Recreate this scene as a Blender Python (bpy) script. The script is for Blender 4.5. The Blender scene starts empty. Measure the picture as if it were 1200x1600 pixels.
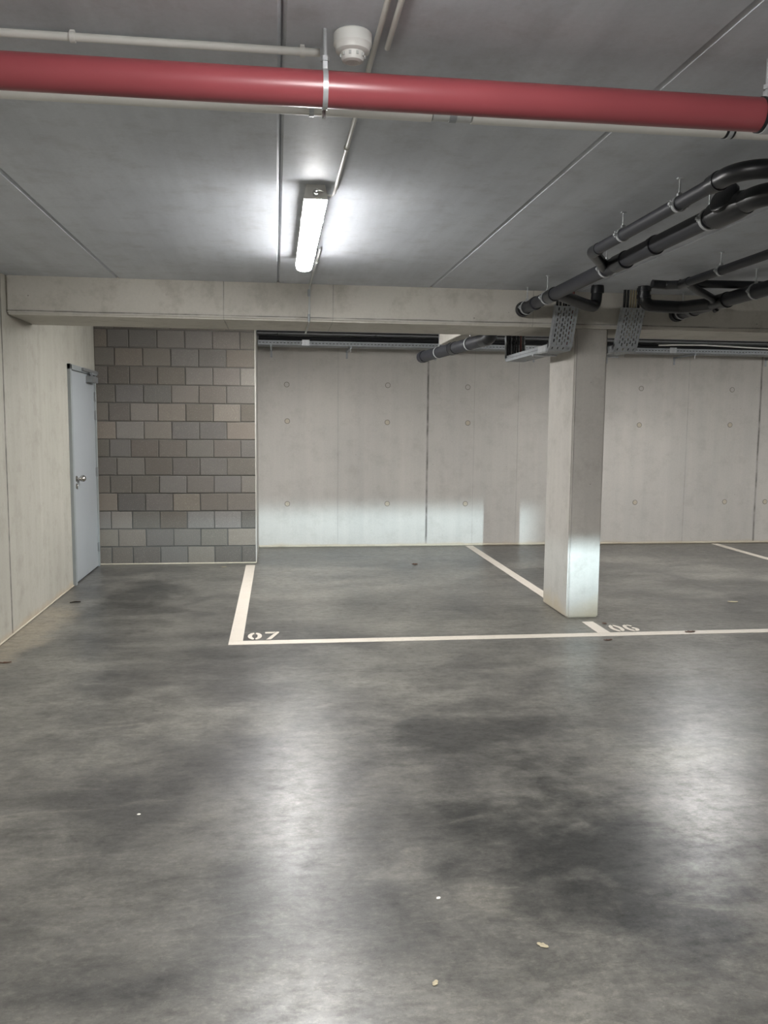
import bpy, bmesh, math, random
from mathutils import Vector, Matrix
random.seed(7)
S = bpy.context.scene
COL = S.collection
PI = math.pi

# ------------------------------------------------------------------ helpers
def V(*a): return Vector(a if len(a) == 3 else a[0])
WLOC = {}                                   # thing origin of every object

def link(o, parent=None):
    COL.objects.link(o)
    if parent is not None: o.parent = parent
    return o

def thing(name, label, cat, loc=(0, 0, 0), group=None):
    o = bpy.data.objects.new(name, None)
    o.empty_display_size = 0.05
    link(o); o.location = loc
    WLOC[o.name] = Vector(loc)
    o['label'] = label; o['category'] = cat
    if group: o['group'] = group
    return o

def tag(o, label, cat, group=None):
    o['label'] = label; o['category'] = cat
    if group: o['group'] = group
    return o

def obj(name, bm, mat, parent=None, smooth=False, angle=0.7, loc=None):
    """bm is in world coordinates; the object's origin is its thing's origin (or loc)"""
    org = WLOC[parent.name] if parent is not None else Vector(loc or (0, 0, 0))
    if org.length: bmesh.ops.translate(bm, verts=bm.verts, vec=-org)
    bmesh.ops.recalc_face_normals(bm, faces=bm.faces)
    me = bpy.data.meshes.new(name); bm.to_mesh(me); bm.free()
    for m in (mat if isinstance(mat, (list, tuple)) else [mat]): me.materials.append(m)
    o = bpy.data.objects.new(name, me)
    link(o, parent)
    if parent is None: o.location = org
    WLOC[o.name] = org.copy()
    if smooth:
        for p in me.polygons: p.use_smooth = True
        try: me.set_sharp_from_angle(angle=angle)
        except Exception: pass
    return o

def struct(name, bm, mat, parent=None, **k):
    o = obj(name, bm, mat, parent, **k)
    if parent is None: o['kind'] = 'structure'
    return o

def dup(root, loc, label, group=None):
    r = root.copy(); COL.objects.link(r); r.location = loc; r['label'] = label
    if group: r['group'] = group
    WLOC[r.name] = Vector(loc)
    for ch in list(root.children):
        c = ch.copy(); COL.objects.link(c); c.parent = r
        for g in list(ch.children):
            d = g.copy(); COL.objects.link(d); d.parent = c
    return r

def B(): return bmesh.new()

def box(bm, x0, y0, z0, x1, y1, z1, bev=0, seg=2):
    r = bmesh.ops.create_cube(bm, size=1)
    vs = r['verts']
    for v in vs:
        v.co = Vector((x0 if v.co.x < 0 else x1, y0 if v.co.y < 0 else y1, z0 if v.co.z < 0 else z1))
    if bev:
        es = list({e for v in vs for e in v.link_edges})
        bmesh.ops.bevel(bm, geom=es, offset=bev, segments=seg, affect='EDGES', clamp_overlap=True)
    return bm

def frame_of(d):
    d = d.normalized()
    up = Vector((0, 0, 1)) if abs(d.z) < 0.95 else Vector((0, 1, 0))
    s = d.cross(up).normalized()
    return s, s.cross(d).normalized()

def fillet(pts, rad, n=8):
    pts = [Vector(p) for p in pts]
    if rad <= 0 or len(pts) < 3: return pts
    out = [pts[0]]
    for i in range(1, len(pts) - 1):
        a, b, c = pts[i - 1], pts[i], pts[i + 1]
        u = (a - b).normalized(); w = (c - b).normalized()
        ang = u.angle(w)
        if ang > PI - 0.02: out.append(b); continue
        t = min(rad / math.tan(ang / 2), (a - b).length * 0.49, (c - b).length * 0.49)
        r = t * math.tan(ang / 2)
        ctr = b + (u + w).normalized() * (r / math.sin(ang / 2))
        p0 = b + u * t; p1 = b + w * t
        v0 = p0 - ctr; v1 = p1 - ctr
        tot = v0.angle(v1); ax = v0.cross(v1).normalized()
        for k in range(n + 1):
            out.append(ctr + Matrix.Rotation(tot * k / n, 3, ax) @ v0)
    out.append(pts[-1])
    return out

def tube(bm, pts, r, n=16, rad=0, caps=True, fn=8):
    """tube through pts; r is a number or one radius per point (no fillet then)"""
    P = fillet(pts, rad, fn) if not isinstance(r, (list, tuple)) else [Vector(p) for p in pts]
    R = list(r) if isinstance(r, (list, tuple)) else [r] * len(P)
    T = []
    for i in range(len(P)):
        a = P[max(i - 1, 0)]; b = P[min(i + 1, len(P) - 1)]
        d = (b - a)
        if d.length < 1e-9: d = P[i] - P[0] if i else P[-1] - P[0]
        if i and i < len(P) - 1:
            d1 = (P[i] - P[i - 1]); d2 = (P[i + 1] - P[i])
            d = (d1.normalized() if d1.length > 1e-9 else Vector()) + (d2.normalized() if d2.length > 1e-9 else Vector())
        T.append(d.normalized())
    s, u = frame_of(T[0])
    rings = []
    for i, p in enumerate(P):
        t = T[i]
        s = (s - t * s.dot(t)).normalized(); u = s.cross(t).normalized()
        rings.append([bm.verts.new(p + (s * math.cos(2 * PI * k / n) + u * math.sin(2 * PI * k / n)) * R[i]) for k in range(n)])
    for a, b in zip(rings, rings[1:]):
        for k in range(n):
            bm.faces.new((a[k], a[(k + 1) % n], b[(k + 1) % n], b[k]))
    if caps:
        bm.faces.new(rings[0]); bm.faces.new(rings[-1][::-1])
    return bm

def turned(bm, c, axis, prof, n=24):
    """solid of revolution: prof = [(along axis, radius)] closed by its end discs"""
    ax = Vector(axis).normalized(); c = Vector(c)
    s, u = frame_of(ax)
    rings = []
    for h, r in prof:
        rings.append([bm.verts.new(c + ax * h + (s * math.cos(2 * PI * k / n) + u * math.sin(2 * PI * k / n)) * max(r, 1e-4)) for k in range(n)])
    for a, b in zip(rings, rings[1:]):
        for k in range(n):
            bm.faces.new((a[k], a[(k + 1) % n], b[(k + 1) % n], b[k]))
    bm.faces.new(rings[0]); bm.faces.new(rings[-1][::-1])
    return bm

def band(bm, c, axis, r0, r1, w, n=28):
    """ring strap of inner radius r0, outer r1, width w about an axis"""
    ax = Vector(axis).normalized(); c = Vector(c); s, u = frame_of(ax)
    prof = [(-w / 2, r0), (-w / 2, r1), (w / 2, r1), (w / 2, r0)]
    rings = [[bm.verts.new(c + ax * h + (s * math.cos(2 * PI * k / n) + u * math.sin(2 * PI * k / n)) * r) for k in range(n)] for h, r in prof]
    for i in range(4):
        a = rings[i]; b = rings[(i + 1) % 4]
        for k in range(n):
            bm.faces.new((a[k], a[(k + 1) % n], b[(k + 1) % n], b[k]))
    return bm

def poly_slab(bm, pts, z0, z1):
    lo = [bm.verts.new((x, y, z0)) for x, y in pts]; hi = [bm.verts.new((x, y, z1)) for x, y in pts]
    bm.faces.new(lo[::-1]); bm.faces.new(hi)
    for i in range(len(pts)):
        j = (i + 1) % len(pts)
        bm.faces.new((lo[i], lo[j], hi[j], hi[i]))
    return bm

def perf(bm, o, u, w, W, L, cols, sw, sl, pitch, th, stagger=True, margin=0.012):
    """perforated sheet in the plane o + a*u (0..W) + b*w (0..L), slots long in w, thickness th"""
    o = Vector(o); u = Vector(u).normalized(); w = Vector(w).normalized(); nn = u.cross(w).normalized() * th
    xs = []
    for c in range(cols):
        xc = margin + (W - 2 * margin) * (c + 0.5) / cols
        xs.append((xc - sw / 2, xc + sw / 2))
    def brick(a0, a1, b0, b1):
        q = [o + u * a0 + w * b0, o + u * a1 + w * b0, o + u * a1 + w * b1, o + u * a0 + w * b1]
        lo = [bm.verts.new(p) for p in q]; hi = [bm.verts.new(p + nn) for p in q]
        bm.faces.new(lo[::-1]); bm.faces.new(hi)
        for i in range(4):
            bm.faces.new((lo[i], lo[(i + 1) % 4], hi[(i + 1) % 4], hi[i]))
    edge = 0
    for c, (a0, a1) in enumerate(xs):
        brick(edge, a0, 0, L); edge = a1
        off = (pitch / 2 if (stagger and c % 2) else 0) + pitch * 0.3
        b = 0; y = off
        while y + sl < L - 0.004:
            brick(a0, a1, b, y); b = y + sl; y += pitch
        brick(a0, a1, b, L)
    brick(edge, W, 0, L)
    return bm

# ------------------------------------------------------------------ materials
class N:
    def __init__(s, name):
        m = bpy.data.materials.new(name); m.use_nodes = True
        s.m = m; s.t = m.node_tree; s.t.nodes.clear()
        s.out = s.n('ShaderNodeOutputMaterial')
    def n(s, typ, **k):
        nd = s.t.nodes.new(typ)
        for a, b in k.items(): setattr(nd, a, b)
        return nd
    def l(s, a, b): s.t.links.new(a, b)
    def val(s, sock, v):
        if hasattr(v, 'is_linked') or isinstance(v, bpy.types.NodeSocket): s.l(v, sock)
        else: sock.default_value = v
    def coord(s, scale=(1, 1, 1), loc=(0, 0, 0)):
        tc = s.n('ShaderNodeNewGeometry')
        mp = s.n('ShaderNodeMapping'); mp.inputs['Scale'].default_value = scale; mp.inputs['Location'].default_value = loc
        s.l(tc.outputs['Position'], mp.inputs['Vector']); return mp.outputs[0]
    def noise(s, vec, scale, detail=4, rough=.55, dist=0):
        nz = s.n('ShaderNodeTexNoise'); s.l(vec, nz.inputs['Vector'])
        nz.inputs['Scale'].default_value = scale; nz.inputs['Detail'].default_value = detail
        nz.inputs['Roughness'].default_value = rough; nz.inputs['Distortion'].default_value = dist
        return nz.outputs[0]
    def ramp(s, f, pts):
        r = s.n('ShaderNodeValToRGB'); e = r.color_ramp.elements
        while len(e) < len(pts): e.new(.5)
        for k, (p, c) in enumerate(pts):
            e[k].position = p
            if not isinstance(c, (tuple, list)): c = (c, c, c)
            e[k].color = (*c[:3], 1)
        s.l(f, r.inputs[0]); return r.outputs[0]
    def math(s, op, a, b=0.0, clamp=False):
        nd = s.n('ShaderNodeMath', operation=op); nd.use_clamp = clamp
        s.val(nd.inputs[0], a); s.val(nd.inputs[1], b); return nd.outputs[0]
    def mix(s, f, a, b, mode='MIX'):
        nd = s.n('ShaderNodeMix', data_type='RGBA', blend_type=mode)
        s.val(nd.inputs[0], f)
        for i, v in ((6, a), (7, b)):
            if isinstance(v, (tuple, list)): nd.inputs[i].default_value = (*v[:3], 1)
            elif isinstance(v, (int, float)): nd.inputs[i].default_value = (v, v, v, 1)
            else: s.l(v, nd.inputs[i])
        return nd.outputs[2]
    def bsdf(s, color, rough=.6, metal=0, spec=.5, bump=None, bstr=.3, bdist=.01, coat=0, coatr=.2):
        p = s.n('ShaderNodeBsdfPrincipled')
        if isinstance(color, (tuple, list)): p.inputs['Base Color'].default_value = (*color[:3], 1)
        else: s.l(color, p.inputs['Base Color'])
        s.val(p.inputs['Roughness'], rough); p.inputs['Metallic'].default_value = metal
        s.val(p.inputs['Specular IOR Level'], spec)
        p.inputs['Coat Weight'].default_value = coat; p.inputs['Coat Roughness'].default_value = coatr
        if bump is not None:
            b = s.n('ShaderNodeBump'); b.inputs['Strength'].default_value = bstr; b.inputs['Distance'].default_value = bdist
            s.l(bump, b.inputs['Height']); s.l(b.outputs[0], p.inputs['Normal'])
        s.l(p.outputs[0], s.out.inputs[0]); return p

def sc(r, g, b):                                    # sRGB 0-255 -> linear
    f = lambda c: (c / 255 / 12.92) if c / 255 <= .04045 else ((c / 255 + .055) / 1.055) ** 2.4
    return (f(r), f(g), f(b))

def concrete(name, a, b, streak=(7, 7, .5), streak_amt=.5, pits=1.0, rough=.75, off=0, cracks=None, dirt=None, blot=.5):
    k = N(name)
    c = k.coord(loc=(off, off * .7, 0)); cs = k.coord(streak, loc=(off * 3, off, off))
    big = k.noise(c, .9, 5, .6); fine = k.noise(c, 55, 3, .7); st = k.noise(cs, 1.0, 5, .6)
    f = k.math('ADD', k.math('MULTIPLY', big, 1 - streak_amt), k.math('MULTIPLY', st, streak_amt))
    col = k.mix(k.ramp(f, [(.34, 0.0), (.66, 1.0)]), a, b)
    col = k.mix(k.math('MULTIPLY', fine, .35), col, k.mix(1.0, col, (.55, .55, .55), 'MULTIPLY'))
    med = k.noise(c, 5.5, 6, .7)
    col = k.mix(k.math('MULTIPLY', k.ramp(med, [(.50, 0.0), (.74, 1.0)]), blot), col, k.mix(1.0, col, (.66, .64, .61), 'MULTIPLY'))
    if pits:
        vo = k.n('ShaderNodeTexVoronoi'); vo.inputs['Scale'].default_value = 9
        k.l(c, vo.inputs['Vector'])
        pit = k.math('LESS_THAN', vo.outputs['Distance'], .035 * pits)
        sel = k.n('ShaderNodeSeparateColor'); k.l(vo.outputs['Color'], sel.inputs[0])
        pit = k.math('MULTIPLY', pit, k.math('GREATER_THAN', sel.outputs[0], .45))
        col = k.mix(k.math('MULTIPLY', pit, .6), col, (.06, .055, .05))
    if cracks:                                       # straight board or pour joints: (axis, position, half width, strength)
        g = k.n('ShaderNodeNewGeometry'); sp = k.n('ShaderNodeSeparateXYZ'); k.l(g.outputs['Position'], sp.inputs[0])
        wob = k.math('MULTIPLY', k.math('SUBTRACT', k.noise(c, 2.5, 4), .5), .012)
        for ax, pos, hw, stg in cracks:
            dd = k.math('ABSOLUTE', k.math('SUBTRACT', k.math('ADD', sp.outputs['XYZ'.index(ax)], wob), pos))
            m = k.math('MULTIPLY', k.math('SUBTRACT', 1.0, k.math('DIVIDE', dd, hw), True), stg)
            m = k.math('MULTIPLY', m, k.ramp(k.noise(c, 6, 3), [(.3, .35), (.6, 1.0)]))
            col = k.mix(m, col, (.07, .065, .06))
    if dirt:                                         # a dusty stained band near the foot: (height, colour)
        g2 = k.n('ShaderNodeNewGeometry'); s2 = k.n('ShaderNodeSeparateXYZ'); k.l(g2.outputs['Position'], s2.inputs[0])
        hh = k.math('ADD', s2.outputs[2], k.math('MULTIPLY', k.math('SUBTRACT', k.noise(c, 4, 5), .5), dirt[0] * 2))
        k2 = k.math('SUBTRACT', 1.0, k.math('DIVIDE', hh, dirt[0]), True)
        col = k.mix(k.math('MULTIPLY', k2, .55), col, dirt[1])
    bump = k.math('ADD', k.math('MULTIPLY', fine, .35), med)
    k.bsdf(col, rough, bump=bump, bstr=.22, bdist=.006, spec=.35)
    return k.m

def plain(name, col, rough=.5, metal=0, spec=.5, var=.12, scale=14, bstr=.05, coat=0):
    k = N(name); c = k.coord()
    nz = k.noise(c, scale, 4, .6)
    cc = k.mix(k.ramp(nz, [(.35, 0.0), (.7, 1.0)]), col, tuple(x * (1 - var) for x in col))
    k.bsdf(cc, rough, metal, spec, bump=nz, bstr=bstr, bdist=.002, coat=coat)
    return k.m

def floor_mat():
    k = N('polished_concrete_floor'); c = k.coord(); ca = k.coord((1, 1, 1), (3.1, 8.2, 0))
    warp = k.noise(c, 1.6, 4, .6)
    big = k.noise(ca, .55, 6, .62, .6); mid = k.noise(c, 2.1, 7, .68, .4); fine = k.noise(c, 38, 4, .75); tiny = k.noise(c, 160, 2, .7)
    f = k.math('ADD', k.math('MULTIPLY', big, .55), k.math('MULTIPLY', mid, .45))
    col = k.mix(k.ramp(f, [(.40, 0.0), (.58, 1.0)]), FD, FL)
    rgh = k.ramp(mid, [(.3, FR0), (.7, FR1)])
    # stains with their own outline: (x, y, rx, ry, amount, colour)
    g = k.n('ShaderNodeNewGeometry'); sp = k.n('ShaderNodeSeparateXYZ'); k.l(g.outputs['Position'], sp.inputs[0])
    wob = k.math('MULTIPLY', k.math('SUBTRACT', k.noise(c, 2.4, 8, .7), .5), 2.6)
    for x, y, rx, ry, amt, cc in STAINS:
        dx = k.math('DIVIDE', k.math('SUBTRACT', sp.outputs[0], x), rx); dy = k.math('DIVIDE', k.math('SUBTRACT', sp.outputs[1], y), ry)
        d = k.math('SQRT', k.math('ADD', k.math('MULTIPLY', dx, dx), k.math('MULTIPLY', dy, dy)))
        d = k.math('ADD', d, wob)
        m = k.math('MULTIPLY', k.ramp(d, [(.35, 1.0), (1.05, 0.0)]), amt)
        col = k.mix(m, col, cc)
    col = k.mix(k.math('MULTIPLY', k.ramp(fine, [(.5, 0.0), (.75, 1.0)]), .35), col, tuple(v * .62 for v in FD))
    col = k.mix(k.math('MULTIPLY', k.ramp(tiny, [(.66, 0.0), (.74, 1.0)]), .35), col, (.30, .29, .27))
    cs2 = k.coord((1.1, 3.6, 1), (5.2, 1.1, 0)); sm = k.noise(cs2, 1.5, 8, .72, .8)
    col = k.mix(k.math('MULTIPLY', k.ramp(sm, [(.50, 0.0), (.64, 1.0)]), .62), col, k.mix(1.0, col, (.58, .58, .58), 'MULTIPLY'))
    col = k.mix(k.math('MULTIPLY', k.ramp(sm, [(.30, 1.0), (.44, 0.0)]), .40), col, LT)
    gr = k.noise(k.coord((1, 1.6, 1)), 13, 7, .8)
    col = k.mix(k.math('MULTIPLY', k.ramp(gr, [(.47, 0.0), (.62, 1.0)]), k.math('ADD', k.math('MULTIPLY', k.ramp(big, [(.42, 0.0), (.58, 1.0)]), .40), .20)), col, k.mix(1.0, col, (.55, .55, .54), 'MULTIPLY'))
    rgh = k.math('MAXIMUM', k.math('ADD', rgh, k.math('MULTIPLY', k.math('SUBTRACT', gr, .5), .25)), .29)
    g2 = k.noise(k.coord((1, 1.3, 1), (9, 2, 0)), 34, 6, .8)
    col = k.mix(k.math('MULTIPLY', k.ramp(g2, [(.50, 0.0), (.62, 1.0)]), .55), col, k.mix(1.0, col, (1.6, 1.58, 1.52), 'MULTIPLY'))
    sp_ = k.math('ADD', k.math('MULTIPLY', k.ramp(k.noise(k.coord((1, 1.5, 1), (2, 7, 0)), 3.2, 8, .75, .5), [(.36, 0.0), (.66, 1.0)]), .22), .30)
    sp_ = k.math('MULTIPLY', sp_, k.math('ADD', k.ramp(gr, [(.38, .55), (.66, 0.0)]), .65))
    bump = k.math('ADD', k.math('MULTIPLY', fine, .5), mid)
    k.bsdf(col, rgh, bump=bump, bstr=.20, bdist=.004, spec=sp_)
    return k.m

FL = sc(110, 108, 102); FD = sc(70, 69, 67); FR0 = .29; FR1 = .37
DK = sc(46, 46, 45); LT = sc(128, 125, 117)
STAINS = [(1.18, 2.75, .62, .85, 1.0, DK), (.95, 4.0, .75, .5, .8, DK), (2.1, 4.4, .8, .35, .35, DK), (-.95, 4.5, .5, .6, .3, DK),
          (-1.2, 7.4, .5, 1.1, .75, DK), (2.9, 8.3, .9, .5, .7, DK), (.9, 7.0, .7, .5, .35, DK), (4.3, 7.6, .8, .4, .4, DK),
          (.66, 2.55, .10, .12, .45, LT), (1.9, 3.6, .35, .2, .35, LT), (-1.75, 6.3, .2, 1.2, .6, sc(150, 140, 122)),
          (3.6, 9.2, .9, .3, .5, LT), (.5, 8.7, .8, .3, .4, LT), (1.1, 6.2, .9, .35, .3, LT)]

M = {}
M['floor'] = floor_mat()
M['ceiling'] = concrete('smooth_slab_concrete', sc(184, 188, 194), sc(206, 210, 216), streak=(9, .7, 1), streak_amt=.5, pits=0, rough=.6)
M['wall'] = concrete('cast_wall_concrete', sc(176, 173, 167), sc(190, 186, 179), blot=.36, streak=(9, 9, .45), streak_amt=.42, pits=1.0, dirt=(.05, sc(178, 160, 128)),
                     cracks=[('X', 1.868, .019, 1.0), ('X', 6.258, .019, 1.0), ('X', .755, .01, .22), ('X', 2.456, .008, .22), ('X', 3.017, .008, .3), ('X', 5.265, .01, .3)])
M['wall_left'] = concrete('yellowed_wall_concrete', sc(164, 161, 150), sc(178, 175, 164), streak=(9, 9, .5), streak_amt=.6, off=4.2,
                          cracks=[('Y', 6.22, .020, 1.2), ('Y', 8.75, .008, .4), ('Y', 8.9, .008, .45)], dirt=(.06, sc(170, 152, 122)))
M['beam'] = concrete('beam_concrete', sc(188, 184, 175), sc(202, 198, 189), streak=(2, 2, 2), streak_amt=.3, pits=1.3, off=8.7, blot=.8,
                     cracks=[('X', -.37, .006, .8), ('X', .42, .006, .5), ('X', 1.93, .005, .6), ('Z', 2.290, .007, .9)])
M['pillar'] = concrete('pillar_concrete', sc(174, 170, 163), sc(188, 184, 177), pits=1.0, off=2.3, cracks=[('X', 2.302, .004, .7)], dirt=(.16, sc(176, 160, 128)))
M['steel'] = plain('galvanised_steel', sc(188, 191, 193), .38, .4, var=.25, scale=40)
M['steel_dull'] = plain('dull_galvanised_sheet', sc(154, 158, 161), .5, .25, var=.2, scale=30)
M['chrome'] = plain('brushed_nickel', sc(190, 186, 178), .22, 1.0, var=.05)
M['pvc_dark'] = plain('anthracite_plastic_pipe', sc(37, 38, 44), .5, 0, .5, var=.2, scale=7)
M['pvc_black'] = plain('black_plastic_fitting', sc(28, 29, 32), .34, 0, .5, var=.15)
M['red'] = plain('red_painted_pipe', sc(140, 66, 71), .33, 0, .5, var=.08, scale=5)
M['white_pvc'] = plain('offwhite_plastic', sc(206, 205, 199), .45, 0, .45, var=.06)
M['grey_pvc'] = plain('pale_grey_plastic', sc(182, 184, 182), .45, 0, .45, var=.06)
M['white'] = plain('white_plastic', sc(226, 226, 222), .4, 0, .5, var=.04)
M['black_rubber'] = plain('black_rubber', sc(30, 30, 32), .6, 0, .4)
M['cable'] = plain('black_cable_sheath', sc(34, 34, 36), .5, 0, .4)
M['cable_red'] = plain('red_brown_cable_sheath', sc(96, 52, 50), .5, 0, .4)
M['cable_tan'] = plain('tan_cable_sheath', sc(150, 138, 108), .5, 0, .4)
M['cable_grey'] = plain('grey_cable_sheath', sc(150, 150, 148), .5, 0, .4)
M['paint'] = None
M['door'] = plain('pale_grey_door_paint', sc(158, 163, 166), .42, 0, .5, var=.04, scale=3)
M['door_frame'] = plain('grey_door_frame_paint', sc(138, 143, 143), .45, 0, .5, var=.06)
M['closer'] = plain('silver_grey_closer_paint', sc(128, 130, 130), .4, .3, .5, var=.06)
M['mortar'] = concrete('grey_mortar', sc(84, 82, 78), sc(100, 97, 92), pits=0, streak_amt=.2)
M['fillet'] = concrete('pale_mortar_fillet', sc(172, 162, 144), sc(194, 186, 168), pits=0, streak_amt=.2, off=1.3)
M['rim'] = plain('tie_hole_rim_concrete', sc(128, 124, 116), .8, 0, .3)
M['leaf'] = plain('dry_brown_leaf', sc(88, 62, 48), .7, 0, .3, var=.4, scale=60)
M['leaf_pale'] = plain('pale_dry_leaf', sc(176, 166, 140), .7, 0, .3, var=.3, scale=60)
M['twig'] = plain('dark_twig', sc(50, 44, 38), .8, 0, .3)
M['paper'] = plain('white_paper_scrap', sc(224, 222, 214), .8, 0, .3)

def paint_mat():
    k = N('worn_white_road_paint'); c = k.coord()
    w = k.noise(c, 30, 5, .7); d = k.noise(c, 4, 5, .6)
    col = k.mix(k.ramp(w, [(.58, 0.0), (.80, 1.0)]), sc(198, 190, 178), sc(146, 140, 130))
    col = k.mix(k.math('MULTIPLY', k.ramp(d, [(.4, 0.0), (.75, 1.0)]), .35), col, sc(188, 178, 162))
    k.bsdf(col, .55, spec=.4, bump=w, bstr=.1, bdist=.002); return k.m
M['paint'] = paint_mat()

def block_mat():
    k = N('rough_concrete_block'); c = k.coord()
    at = k.n('ShaderNodeVertexColor'); at.layer_name = 'tint'
    g = k.noise(c, 120, 3, .8); m = k.noise(c, 11, 4, .6)
    col = k.mix(k.math('MULTIPLY', k.ramp(g, [(.50, 0.0), (.72, 1.0)]), .45), at.outputs[0], (.12, .115, .105))
    col = k.mix(k.math('MULTIPLY', k.ramp(g, [(.3, 1.0), (.42, 0.0)]), .4), col, sc(190, 182, 168))
    col = k.mix(k.math('MULTIPLY', m, .3), col, k.mix(1.0, col, (.6, .58, .55), 'MULTIPLY'))
    k.bsdf(col, .9, spec=.2, bump=g, bstr=.5, bdist=.004); return k.m
M['block'] = block_mat()

EMIT = 112.0
def emit_mat(nm, es):
    k = N(nm); e = k.n('ShaderNodeEmission')
    e.inputs[0].default_value = (1.0, .99, .98, 1); e.inputs[1].default_value = es
    k.l(e.outputs[0], k.out.inputs[0]); return k.m
M['lamp'] = emit_mat('glowing_lamp_diffuser', EMIT)
M['lamp_end'] = emit_mat('glowing_lamp_diffuser_end', EMIT * .6)
M['lamp_side'] = emit_mat('glowing_lamp_diffuser_side', EMIT * .23)

# ------------------------------------------------------------------ the room
XL, XR, YF, YB, ZC = -1.87, 12.4, -8.0, 10.42, 2.53
BY0, BY1, BZ = 6.33, 7.00, 2.262                # beam
struct('floor', box(B(), XL - .3, YF - .3, -.2, XR + .3, YB + .3, 0), M['floor'])
# ceiling of precast planks with chamfered joints
bm = B()
joints = [-1.105 + 1.125 * i for i in range(-1, 13)]
edges = [XL - .3] + [j for j in joints if XL - .2 < j < XR + .2] + [XR + .3]
for a, b in zip(edges, edges[1:]):
    ch = .012
    pts = [(a + .002, ZC + .25), (a + .002, ZC + ch), (a + ch, ZC), (b - ch, ZC), (b - .002, ZC + ch), (b - .002, ZC + .25)]
    lo = [bm.verts.new((x, YF - .3, z)) for x, z in pts]; hi = [bm.verts.new((x, YB + .3, z)) for x, z in pts]
    bm.faces.new(lo); bm.faces.new(hi[::-1])
    for i in range(len(pts)):
        j = (i + 1) % len(pts); bm.faces.new((lo[i], hi[i], hi[j], lo[j]))
box(bm, XL - .3, YF - .3, ZC + .02, XR + .3, YB + .3, ZC + .26)
struct('ceiling', bm, M['ceiling'])
struct('wall_left', box(B(), XL - .25, YF - .25, -.1, XL, YB + .25, ZC + .1), M['wall_left'])
wall_back = struct('wall_back', box(B(), XL, YB, -.1, XR, YB + .25, ZC + .1), M['wall'])
struct('wall_right', box(B(), XR, YF, -.1, XR + .25, YB + .25, ZC + .1), M['wall'])
struct('wall_front', box(B(), XL, YF - .25, -.1, XR, YF, ZC + .1), M['wall'])
for x, z in ((.136, .537), (.138, 1.546), (.133, 1.985), (1.371, .535), (1.363, 1.542), (1.366, 1.994), (2.363, .532), (2.376, 1.543), (2.368, 1.985),
             (4.601, .542), (4.618, 1.538), (4.626, 2.001), (5.831, .547), (5.853, 1.549), (5.859, 2.002), (6.396, .546)):
    bm = B(); turned(bm, (x, YB, z), (0, -1, 0), [(-.01, .026), (.003, .026), (.0045, .022), (.003, .017), (.003, .001)], 18)
    rim = B(); band(rim, (x, YB - .0005, z), (0, 1, 0), .026, .0335, .003, 20); rm = obj('tie_hole_rim', rim, M['rim'], wall_back, True)
    obj('tie_hole_plug', bm, M['fillet' if z < 1.6 else 'pillar'], rm, True)
# block wall: bevelled blocks on a mortar core
def block_wall():
    BX0, BX1, Y0 = XL, -.217, 9.24
    core = struct('wall_inner', box(B(), BX0, Y0 + .009, 0, BX1 - .004, YB, ZC), M['mortar'])
    bm = B(); lay = bm.loops.layers.color.new('tint')
    rnd = random.Random(3); ph = .1908
    z = .006
    for r in range(14):
        z1 = min(z + ph - .011, ZC - .004)
        if z1 - z < .03: break
        x = -1.663 if r % 2 else -1.516
        xs = [BX0 + .003]
        if not r % 2: xs += [-1.735]
        while x < BX1 - .03: xs.append(x); x += .2865
        xs.append(BX1 + .006)
        xs = sorted(set(xs))
        for a, b in zip(xs, xs[1:]):
            if b - a < .03: continue
            n0 = set(bm.faces)
            jt = rnd.uniform(-.0015, .0015)
            box(bm, a + .0, Y0 + jt, z + jt, b - .011, Y0 + .10, z1 + jt, .004, 1)
            t = rnd.uniform(-.5, .5) * rnd.uniform(.3, 1); h = rnd.uniform(-.45, .75)
            base = Vector(sc(174, 171, 167)) * (1 + .34 * t)
            cc = (base.x * (1 + .03 * h), base.y, base.z * (1 - .04 * h), 1)
            for f in bm.faces:
                if f not in n0:
                    for lp in f.loops: lp[lay] = cc
        z += ph
    o = obj('block_courses', bm, M['block'], core)
    obj('corner_render', box(B(), BX1 - .006, Y0 + .004, .004, BX1 + .005, YB, ZC, .003, 1), M['wall'], core)
block_wall()
struct('trim_1', box(B(), -.21, YB - .018, 0, XR, YB, .028, .008, 1), M['fillet'])
struct('trim_2', box(B(), XL, 9.24 - .012, 0, -.217, 9.245, .014, .005, 1), M['fillet'])
struct('trim_3', box(B(), XL, YF, 0, XL + .012, 8.05, .014, .005, 1), M['fillet'])
# downstand beam and pillar
bm = B(); box(bm, XL, BY0, BZ, XR, BY1, ZC + .02, .014, 2)
beam = struct('ceiling_beam', bm, M['beam'])
bm = B(); box(bm, 2.285, 6.385, 0, 2.547, 6.985, BZ + .01, .010, 2)
pil = struct('concrete_pillar', bm, M['pillar'])
bm = B(); box(bm, 1.66, BY1 - .01, 2.33, 1.93, 8.65, ZC + .02, .006, 1)
struct('trim_4', bm, M['beam'])

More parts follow.
